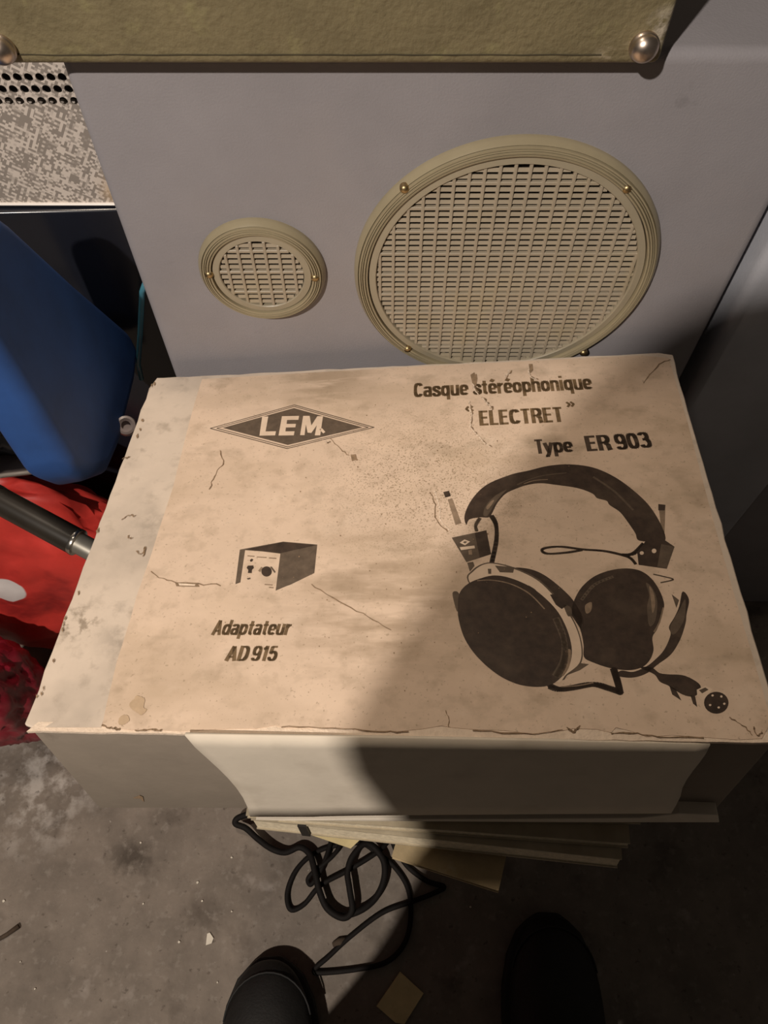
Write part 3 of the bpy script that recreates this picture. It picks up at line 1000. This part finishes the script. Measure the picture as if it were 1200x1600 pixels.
def slab(name, corners_px, z0, thick, m_top, m_edge, label, cat, depth=0.2, group=None, tape=None):
    """flat slab under the box: front corners from two floor-plan points, parallel to the box's underside"""
    up_ = BM.col[2]
    a, c = [on_plane(px_, py_, BO + up_ * (min(FL.z, FR.z) - z0), up_) for px_, py_ in corners_px]
    ex = (c - a).normalized()
    ey = up_.cross(ex).normalized()
    L_ = (c - a).length
    rot = Matrix((ex, ey, up_)).transposed()
    t = thing(name, label, cat, a, rot.to_euler(), group)
    b_ = MB()
    b_.box((L_ / 2, depth / 2, -0.0006), (L_, depth, 0.0012))
    b_.build('cover', m_top, t)
    b_ = MB()
    b_.box((L_ / 2, depth / 2 + 0.0004, -thick / 2), (L_ - 0.0012, depth - 0.0012, thick - 0.0024))
    b_.build('pages', m_edge, t)
    b_ = MB()
    b_.box((L_ / 2, depth / 2, -thick + 0.0006), (L_, depth, 0.0012))
    b_.build('back_cover', m_top, t)
    if tape:
        b_ = MB()
        b_.box((tape, 0.012, -thick / 2), (0.006, 0.026, thick + 0.0006))
        b_.build('tape_strip', M['black_tape'], t)
    return t


ZB = HEIGHT - 0.555                  # about the underside of the box
f1 = slab('folder', ((384, 1274), (1003, 1283)), 0.0015, 0.006, M['folder'], M['folder_edge'], 'thin topmost folder directly under the headphone box', 'folder', 0.22)
f2 = slab('folder', ((430, 1278), (985, 1318)), 0.0085, 0.010, M['folder'], M['folder_edge'], 'second folder down in the stack, pale edge catching light', 'folder', 0.20)
f3 = slab('folder', ((392, 1281), (972, 1343)), 0.0195, 0.020, M['folder'], M['folder_edge'], 'thick bottom folder of the stack jutting out furthest to the front', 'folder', 0.20, None, 0.036)
f4 = slab('board', ((612, 1338), (779, 1392)), 0.050, 0.006, M['tan_card'], M['folder'], 'tan card board with a free corner poking out under the folders', 'board', 0.20)
b = MB()
b.prism([at_z(478, 1302, ZB - 0.05), at_z(548, 1326, ZB - 0.05), at_z(566, 1309, ZB - 0.05), at_z(520, 1285, ZB - 0.05)], (0, 0.0, 0.0008))
tag(b.build('paper_scrap', M['yellow_paper']), 'yellowed scrap of paper sticking out at the left under the folders', 'paper')
crate = thing('wooden_crate', 'dark wooden crate under the stack of folders', 'crate', (0.03, 0.28, 0))
b = MB()
b.box((0, 0, 0.174), (0.22, 0.18, 0.346))
b.build('crate_body', M['crate_wood'], crate, bevel=0.002)

# ------------------------------------------------------------------ black cable on the floor


def cable(name, pts, r, label, z=0.004, lift=None):
    q = []
    for i, p_ in enumerate(pts):
        zz = z + (p_[2] if len(p_) > 2 else 0)
        q.append(at_z(p_[0], p_[1], zz))
    b_ = MB()
    b_.tube(spline(q, 8), r, 8)
    return tag(b_.build(name, M['cable'], smooth=0), label, 'cable')


cable('cable', [(613, 1315), (621, 1332), (640, 1357), (668, 1377), (694, 1386), (672, 1398), (640, 1410), (596, 1427), (548, 1463), (512, 1496), (492, 1514), (500, 1520), (560, 1514), (606, 1502), (634, 1470), (642, 1425), (636, 1385), (614, 1352),
                 (588, 1332, .004), (566, 1318, .002), (535, 1319), (495, 1331), (464, 1358), (449, 1394), (454, 1421), (475, 1413), (500, 1384, .004), (540, 1362, .006), (580, 1338, .008), (602, 1320, .004), (604, 1306)],
      0.0029, 'thin black cable spread in wide loops on the concrete floor')
cable('cable', [(521, 1300, .004), (512, 1332, .006), (500, 1362, .008), (486, 1382, .006), (481, 1374, .004), (490, 1362, .006), (506, 1350, .008), (526, 1330, .008), (541, 1298, .004)],
      0.0027, 'short black cable loop going up behind the yellowed paper scrap')
cable('cable', [(396, 1270, .012), (372, 1278, .012), (368, 1287, .010), (384, 1294, .008), (402, 1310, .004), (424, 1326, .002), (446, 1332), (468, 1324, .002), (484, 1335, .004), (492, 1362, .008), (499, 1392, .008), (512, 1420, .006),
                (536, 1434, .006), (550, 1422, .008), (546, 1388, .010), (543, 1362, .010), (552, 1336, .012), (574, 1318, .010), (598, 1342, .004), (600, 1374, .002), (586, 1404), (560, 1424, .002), (528, 1430, .002), (505, 1410)],
      0.0037, 'thicker black cable that comes out under the left front of the headphone box', 0.010)

# ------------------------------------------------------------------ bits on the floor
b = MB()
b.prism([at_z(625, 1518, 0.001), at_z(662, 1552, 0.001), at_z(632, 1600, 0.001), at_z(618, 1598, 0.001), at_z(588, 1572, 0.001)], (0, 0, 0.0025))
tag(b.build('card_piece', M['yellow_paper'], bevel=0.0004, bseg=1), 'square piece of tan card lying between the two shoes', 'card')
b = MB()
b.prism([at_z(322, 1477, 0.0005), at_z(331, 1474, 0.0005), at_z(334, 1466, 0.0005), at_z(328, 1457, 0.0005), at_z(324, 1459, 0.0005)], (0, 0, 0.0015))
tag(b.build('paint_chip', M['chip']), 'small half-moon white paint chip on the concrete left of the cables', 'chip')
b = MB()
b.tube([at_z(-14, 1474, 0.003), at_z(8, 1462, 0.003), at_z(29, 1447, 0.003)], [0.002, 0.0025, 0.003], 7)
tag(b.build('stick', M['twig'], smooth=0), 'short brown stick on the concrete at the left edge', 'stick')
b = MB()
b.tube([at_z(520, 1476, 0.003), at_z(530, 1472, 0.004), at_z(541, 1466, 0.003)], [0.0025, 0.0045, 0.002], 8)
tag(b.build('dark_pebble', M['twig'], smooth=0), 'dark crumb lying beside the cable left of the long loop', 'pebble')
rs = random.Random(3)
for k, (px, py) in enumerate([(224, 1412), (316, 1408), (309, 1379), (362, 1424), (6, 1408), (32, 1503), (220, 1317), (340, 1535), (280, 1472), (362, 1340), (55, 1545), (735, 1417)]):
    b = MB()
    c_ = at_z(px, py, 0.0008)
    r0 = rs.uniform(0.0008, 0.0016)
    b.prism([c_ + Vector((r0 * rs.uniform(.6, 1.2) * math.cos(a), r0 * rs.uniform(.6, 1.2) * math.sin(a), -0.0006)) for a in (0, 1.1, 2.3, 3.4, 4.6, 5.5)], (0, 0, 0.0016))
    tag(b.build('pale_crumb', M['chip']), 'pale crumb of grit on the concrete floor', 'crumb', 'pale crumbs of grit scattered on the floor')

# ------------------------------------------------------------------ left side: woven case, black case, blue case, bags, tube
wy = 0.47
wz = at_y(90, 318, wy).z
wx = -0.38
wov = thing('woven_case', 'speckled white woven cloth case with rows of round holes at the left', 'case', (wx, wy, wz))
b = MB()
ht = CAB_TOP - wz - 0.002
xr = 0.200
holes = []
for row, py in enumerate((121, 139.5, 158)):
    for k in range(-2, 7):
        px = (80 if row == 0 else 90 if row == 1 else 99) - k * 17.3
        q = at_y(px, py, wy)
        holes.append((q.x - wx, q.z - wz))
zlo = min(h_[1] for h_ in holes) - 0.0045
zhi = max(h_[1] for h_ in holes) + 0.0045
b.box((-0.0, 0.10, zlo / 2), (2 * xr, 0.20, zlo))
b.box((-0.0, 0.10, (zhi + ht) / 2), (2 * xr, 0.20, ht - zhi))
b.build('case_shell', M['weave'], wov)
# perforated strip: square cells with round holes
b = MB()
rows = sorted(set(round(h_[1], 5) for h_ in holes))
pitch = abs(at_y(80, 139, wy).x - at_y(97.3, 139, wy).x)
for ri, z_ in enumerate(rows):
    z0 = zlo if ri == 0 else (rows[ri - 1] + z_) / 2
    z1 = zhi if ri == len(rows) - 1 else (rows[ri + 1] + z_) / 2
    xs = sorted(h_[0] for h_ in holes if abs(h_[1] - z_) < 1e-4)
    x_last = max(xs)
    x_ = x_last
    cells = []
    while x_ > -xr + pitch:
        cells.append(x_)
        x_ -= pitch
    b.add([(x_last + pitch / 2, 0, z0), (xr, 0, z0), (xr, 0, z1), (x_last + pitch / 2, 0, z1)], [(0, 1, 2, 3)])
    b.add([(-xr, 0, z0), (cells[-1] - pitch / 2, 0, z0), (cells[-1] - pitch / 2, 0, z1), (-xr, 0, z1)], [(0, 1, 2, 3)])
    for cx_ in cells:
        n_ = 16
        r_h = 0.0027
        sq, ci, ci2 = [], [], []
        for k in range(n_):
            a = 2 * math.pi * (k + 0.5) / n_
            ci.append((cx_ + r_h * math.cos(a), 0, z_ + r_h * math.sin(a)))
            ci2.append((cx_ + r_h * math.cos(a), 0.0012, z_ + r_h * math.sin(a)))
            m_ = max(abs(math.cos(a)), abs(math.sin(a)))
            dx, dz = math.cos(a) / m_, math.sin(a) / m_
            sq.append((cx_ + dx * pitch / 2, 0, z_ + (dz * (z1 - z_) if dz > 0 else dz * (z_ - z0))))
        b.add(sq + ci + ci2, [(k, (k + 1) % n_, n_ + (k + 1) % n_, n_ + k) for k in range(n_)] + [(n_ + k, n_ + (k + 1) % n_, 2 * n_ + (k + 1) % n_, 2 * n_ + k) for k in range(n_)])
        # corners of the cell
        for sx_, sz_ in ((1, 1), (-1, 1), (-1, -1), (1, -1)):
            zc = z1 if sz_ > 0 else z0
            aa = sorted(range(n_), key=lambda k: abs(sq[k][0] - (cx_ + sx_ * pitch / 2)) + abs(sq[k][2] - zc))[:2]
            b.add([(cx_ + sx_ * pitch / 2, 0, zc), sq[aa[0]], sq[aa[1]]], [(0, 1, 2)])
b.build('perforated_strip', M['weave'], wov)
b = MB()
b.box((0, 0.105, (zlo + zhi) / 2), (2 * xr - 0.002, 0.19, zhi - zlo))
b.build('hole_shade_block', M['cone'], wov)  # black block added so the holes look shaded inside
b = MB()
b.box((0.0, -0.0008, 0.0002), (2 * xr, 0.0028, 0.0018))
b.build('bottom_trim', M['white_plastic'], wov, bevel=0.0006, bseg=1)

bz = wz - 0.0015
blk = thing('black_case', 'tall glossy black case standing under the speckled woven case', 'case', (-0.40, 0.459, 0), (0, 0, R(2)))
b = MB()
b.box((0, 0.15, bz / 2), (0.43, 0.30, bz - 0.002))
b.build('case_shell', M['black_gloss'], blk, bevel=0.0025, bseg=3, smooth=40)

blu = thing('blue_case', 'blue plastic case leaning left of the box, bright rounded edge and dark side', 'case', at_y(100, 740, 0.36))
bl0 = blu.location.copy()
NB = Vector((0.97, 0.1, 0.15)).normalized()
PB = at_d(60, 625, 0.475)
P2 = [on_plane(px, py, PB, NB) for px, py in ((-8, 322), (20, 345), (120, 440), (205, 515), (222, 550), (216, 600), (192, 700), (176, 738), (150, 748), (118, 735), (60, 640), (0, 545), (-60, 450))]
b = MB()
b.prism([q - bl0 for q in P2], -NB * 0.036)
bp = b.build('case_panel', M['blue'], blu, bevel=0.016, bseg=6, smooth=70)
wn = bp.modifiers.new('normals', 'WEIGHTED_NORMAL')
wn.weight = 100
wn.keep_sharp = True
b = MB()
b.tube([q - bl0 for q in [at_y(px, py, 0.440) for px, py in ((228, 440), (222, 456), (219, 520), (216, 568), (221, 592))]], 0.0022, 8)
b.build('edge_highlight', M['teal'], blu, smooth=0)  # teal tube imitates the light glinting on the case's upright edge
b = MB()
pr_ = [(0.0035, 0), (0.0035, -0.002), (0.0055, -0.0035), (0.0072, -0.003), (0.0078, 0), (0.0078, 0.004), (0.0035, 0.004)]
b.lathe(pr_, 24, True)
b.lathe([(0, 0.0015), (0.004, 0.0015)], 16)
q = on_plane(197, 665, PB + NB * 0.003, NB)
ey = b.build('eyelet', M['clear_sheet'], blu, smooth=40, loc=q - bl0)
ey.rotation_euler = (R(-58), 0, R(26))


def crumple(name, c, s, m, seed, amp, label, cat, freq=6.5, sub=5):
    bm = bmesh.new()
    bmesh.ops.create_icosphere(bm, subdivisions=sub, radius=1.0)
    for v in bm.verts:
        n_ = v.co.normalized()
        pt = n_ * freq * 0.25 + Vector((seed * 3.1, seed, 0))
        f = noise.noise(pt) * 0.55 + (1 - abs(noise.noise(pt * 2.2)) * 2) * 0.35 - abs(noise.noise(pt * 4.7)) * 0.35
        k = 1 + amp * f
        q_ = Vector((n_.x * s[0], n_.y * s[1], n_.z * s[2])) * k
        q_.z = max(q_.z, -c[2] + 0.001)
        v.co = q_
    me = bpy.data.meshes.new(name)
    bm.to_mesh(me)
    bm.free()
    me.materials.append(m)
    for p_ in me.polygons:
        p_.use_smooth = True
    o = bpy.data.objects.new(name, me)
    COL.objects.link(o)
    o.location = c
    return tag(o, label, cat)


red = crumple('red_bag', (-0.42, 0.385, 0.20), (0.185, 0.058, 0.195), M['red_plastic'], 1.3, 0.28, 'red plastic bag with a white spot, crumpled on the floor under the metal tube', 'bag')
crumple('dark_red_bag', (-0.448, 0.262, 0.14), (0.060, 0.048, 0.135), M['dark_red'], 5.2, 0.35, 'small crimson plastic bag at the left edge in front of the red bag', 'bag')
crumple('black_bag', (-0.375, 0.405, 0.50), (0.095, 0.034, 0.085), M['black_film'], 2.2, 0.35, 'crumpled black plastic bag below the blue edge at the far left', 'bag')
b = MB()
st = thing('plastic_sheet', 'milky plastic sheet with a white front edge above the red bag', 'sheet', at_d(40, 735, 0.69))
s0 = st.location.copy()
c4 = [at_d(-60, 752, 0.675), at_d(98, 733, 0.685), at_d(92, 703, 0.705), at_d(-60, 708, 0.705)]
b.prism([q - s0 for q in c4], (0, 0, 0.002))
b.build('sheet_panel', M['clear_sheet'], st)
b = MB()
b.tube([c4[0] - s0 + Vector((0, 0, .001)), c4[1] - s0 + Vector((0, 0, .001))], 0.0021, 8)
b.build('sheet_edge', M['white_plastic'], st, smooth=0)

tb = thing('metal_tube', 'black painted metal tube with a chrome collar passing behind the box', 'tube', at_d(60, 815, 0.60))
t0 = tb.location.copy()
A0, A1, A2 = at_d(-60, 750, 0.61), at_d(118, 846, 0.60), at_d(172, 875, 0.598)
b = MB()
b.tube([A0 + (A0 - A1).normalized() * 0.04 - t0, A1 - t0], 0.0108, 24)
b.build('tube_body', M['black_metal'], tb, smooth=40)
b = MB()
dd = (A1 - A0).normalized()
b.tube([A1 - t0 - dd * 0.001, A1 - t0 + dd * 0.003], 0.0111, 24)
b.build('collar', M['chrome'], tb, bevel=0.0008, smooth=40)
b = MB()
b.tube([A1 - t0, A2 - t0], 0.0086, 20)
b.build('inner_tube', M['grey_metal'], tb, smooth=40)
b = MB()
b.tube([at_d(-8, 778, 0.6065) - t0 - dd * 0.003, at_d(-8, 778, 0.6065) - t0 + dd * 0.003], 0.0112, 20)
b.build('collar', M['chrome'], tb, smooth=40)

# ------------------------------------------------------------------ right side: neighbouring grey cabinets
rc = thing('narrow_cabinet', 'pale grey narrow cabinet beside the right edge of the big loudspeaker', 'cabinet', (0.32, 0.405, 0))
b = MB()
b.box((0, 0.15, 0.36), (0.130, 0.30, 0.72))
b.build('cabinet_shell', M['pale_vinyl'], rc, bevel=0.008, bseg=3, smooth=40)
rc2 = thing('low_cabinet', 'dark grey low cabinet at the right edge beyond the narrow one', 'cabinet', (0.50, 0.43, 0))
b = MB()
b.box((0, 0.15, 0.20), (0.20, 0.30, 0.40))
b.build('cabinet_shell', M['grey_vinyl'], rc2, bevel=0.006, bseg=3, smooth=40)

# ------------------------------------------------------------------ the photographer: only the shoe toes are in the picture
person = thing('person', 'person in dark clothes standing before the box, only black shoe toes in view', 'person', (0.03, -0.22, 0))
p0 = person.location.copy()
YB = -0.25 - p0.y                    # torso plane relative to the feet


def make_shoe(tx, ty, turn):
    """toe tip at (tx, ty); shoe runs back along -y"""
    L_ = 0.285
    secs = [(0.000, 0.008, 0.010, 0.017), (0.005, 0.020, 0.008, 0.027), (0.016, 0.032, 0.006, 0.036), (0.040, 0.0435, 0.004, 0.044), (0.070, 0.0495, 0.003, 0.050), (0.100, 0.0505, 0.003, 0.060), (0.135, 0.047, 0.003, 0.090),
            (0.170, 0.042, 0.003, 0.106), (0.210, 0.039, 0.003, 0.112), (0.250, 0.037, 0.003, 0.112), (0.275, 0.031, 0.004, 0.106), (0.285, 0.018, 0.006, 0.095)]
    b_ = MB()
    n_ = 20
    vv, ff = [], []
    for d, hw, zl, zh in secs:
        for k in range(n_):
            a = 2 * math.pi * k / n_
            cc, ss = math.cos(a), math.sin(a)
            x = hw * math.copysign(abs(cc) ** 0.75, cc)
            z = (zl + zh) / 2 + (zh - zl) / 2 * math.copysign(abs(ss) ** (0.9 if ss > 0 else 0.5), ss)
            if ss > 0:
                x *= 1 - 0.25 * ss
            vv.append((x, -d, z + 0.014))
    for i in range(len(secs) - 1):
        for k in range(n_):
            k2 = (k + 1) % n_
            ff.append((i * n_ + k, i * n_ + k2, (i + 1) * n_ + k2, (i + 1) * n_ + k))
    ff.append(tuple(range(n_)))
    ff.append(tuple((len(secs) - 1) * n_ + k for k in range(n_ - 1, -1, -1)))
    b_.add(vv, ff)
    s_ = b_.build('shoe', M['leather'], person, smooth=0, loc=Vector((tx, ty, 0)) - p0, rot=(0, 0, turn))
    s_.modifiers.new('sub', 'SUBSURF').levels = 1
    s_.modifiers['sub'].render_levels = 2
    s_['label'] = 'black leather shoe'
    # sole
    b_ = MB()
    out_ = []
    for d, hw, zl, zh in secs:
        out_.append((hw + 0.0035, -d + (0.003 if d == 0 else 0)))
    pts_ = [Vector((x, y, 0)) for x, y in out_] + [Vector((-x, y, 0)) for x, y in reversed(out_)]
    b_.prism(pts_, (0, 0, 0.019))
    b_.build('sole', M['rubber'], s_, bevel=0.003, bseg=2, smooth=50)
    b_ = MB()
    cap = [(0.046 * math.cos(R(a)) , -0.062 + 0.050 * math.sin(R(a))) for a in range(10, 171, 10)]
    pts3 = []
    for x, y in cap:
        hz = 0.014 + 0.043 * math.sqrt(max(0.0, 1 - (x / 0.056) ** 2)) * (0.72 + 0.28 * min(1, -y / 0.05))
        pts3.append((x, y, hz))
    b_.tube(pts3, 0.0010, 6)
    b_.build('toe_seam', M['rubber'], s_, smooth=0)
    return s_


make_shoe(-0.126, -0.003, R(4))
make_shoe(0.186, 0.040, R(-3))


def skin(name, verts, edges, radii, mats, parent, root=0, sub=2):
    me = bpy.data.meshes.new(name)
    me.from_pydata([Vector(v) for v in verts], edges, [])
    o = bpy.data.objects.new(name, me)
    COL.objects.link(o)
    o.parent = parent
    for m in mats:
        me.materials.append(m)
    o.modifiers.new('skin', 'SKIN').use_smooth_shade = True
    for i, r_ in enumerate(radii):
        me.skin_vertices[0].data[i].radius = r_ if isinstance(r_, tuple) else (r_, r_)
    me.skin_vertices[0].data[root].use_root = True
    s_ = o.modifiers.new('sub', 'SUBSURF')
    s_.levels = 1
    s_.render_levels = sub
    return o


# body (trousers, jacket and sleeves as one dark figure), relative to p0
cx0 = 0.04
V, E_, RR = [], [], []


def node(p_, r_, parent_=None):
    V.append(p_)
    RR.append(r_)
    if parent_ is not None:
        E_.append((parent_, len(V) - 1))
    return len(V) - 1


pel = node((cx0, YB, 0.82), (0.165, 0.12))
wai = node((cx0 - 0.025, YB, 0.95), (0.215, 0.12), pel)
che = node((cx0, YB, 1.09), (0.19, 0.125), wai)
nek = node((cx0 + 0.05, YB + 0.03, 1.175), (0.10, 0.08), che)
ne2 = node((cx0 + 0.06, YB + 0.07, 1.265), 0.056, nek)
for sx in (-1, 1):
    sh_ = node((cx0 + sx * 0.268, YB, 1.242), 0.090, che)
    el = node((cx0 + sx * 0.240, YB + 0.005, 0.965), 0.062, sh_)
    wr = node((cx0 + sx * 0.080 - 0.03, YB + 0.08, 0.97), 0.036, el)
    hip = node((-0.005 + sx * 0.12, YB, 0.74), 0.120, pel)
    kn = node((sx * 0.135, YB + 0.01, 0.46), 0.072, hip)
    an = node((sx * 0.153, YB + 0.05, 0.12), 0.052, kn)
body = skin('clothed_body', V, E_, RR, [M['jacket']], person)
# head
b = MB()
bm = bmesh.new()
bmesh.ops.create_icosphere(bm, subdivisions=4, radius=1.0)
for v in bm.verts:
    n_ = v.co.normalized()
    q_ = Vector((n_.x * 0.074, n_.y * 0.094, n_.z * 0.112))
    if n_.z < 0:
        q_.x *= 1 + 0.25 * n_.z
        q_.y *= 1 + 0.12 * n_.z
    if n_.y > 0.5:
        q_.y += 0.018 * math.exp(-((q_.x / 0.012) ** 2 + ((q_.z + 0.012) / 0.018) ** 2))       # nose
        for sx in (-1, 1):
            q_.y -= 0.008 * math.exp(-(((q_.x - sx * 0.032) / 0.014) ** 2 + ((q_.z - 0.008) / 0.010) ** 2))  # eye sockets
        q_.y -= 0.004 * math.exp(-((q_.x / 0.022) ** 2 + ((q_.z + 0.048) / 0.004) ** 2))       # mouth
    for sx in (-1, 1):
        if n_.x * sx > 0.6:
            q_.x += sx * 0.014 * math.exp(-(((q_.y + 0.005) / 0.012) ** 2 + ((q_.z) / 0.024) ** 2))  # ears
    v.co = q_
me = bpy.data.meshes.new('head')
bm.to_mesh(me)
bm.free()
me.materials.append(M['skin'])
me.materials.append(M['hair'])
for p_ in me.polygons:
    p_.use_smooth = True
    c_ = p_.center
    if c_.z > 0.045 + 0.35 * c_.y or (c_.y < -0.03 and c_.z > -0.05):
        p_.material_index = 1
head = bpy.data.objects.new('head', me)
COL.objects.link(head)
head.parent = person
head.location = (cx0 + 0.06, YB + 0.11, 1.375)
head.rotation_euler = (R(-32), 0, 0)
# hands, each with a palm, four fingers and a thumb
for sx in (-1, 1):
    V, E_, RR = [], [], []
    w0 = Vector((cx0 - 0.03 + sx * 0.078, YB + 0.08, 0.97))
    fw = Vector((-sx * 0.25, 0.65, 0.35)).normalized()
    sd = Vector((0, -0.35, 0.75)).normalized()
    sd = (sd - fw * sd.dot(fw)).normalized()
    a_ = node(w0, 0.026)
    pm = node(w0 + fw * 0.045, (0.034, 0.02), a_)
    for k, (off, ln) in enumerate(((0.027, 0.062), (0.009, 0.072), (-0.009, 0.066), (-0.026, 0.052))):
        k0 = node(w0 + fw * 0.078 + sd * off, 0.009, pm)
        cu = Vector((-sx * 0.9, 0.1, 0))
        k1 = node(V[k0] + (fw * 0.8 + cu * 0.4) * ln * 0.45, 0.0085, k0)
        k2 = node(V[k1] + (fw * 0.4 + cu * 0.8) * ln * 0.5, 0.0075, k1)
    th = node(w0 + fw * 0.03 + sd * 0.038, 0.011, a_)
    node(V[th] + fw * 0.035 + sd * 0.012 + Vector((-sx * 0.012, 0, 0)), 0.009, th)
    skin('hand', V, E_, RR, [M['skin']], person)
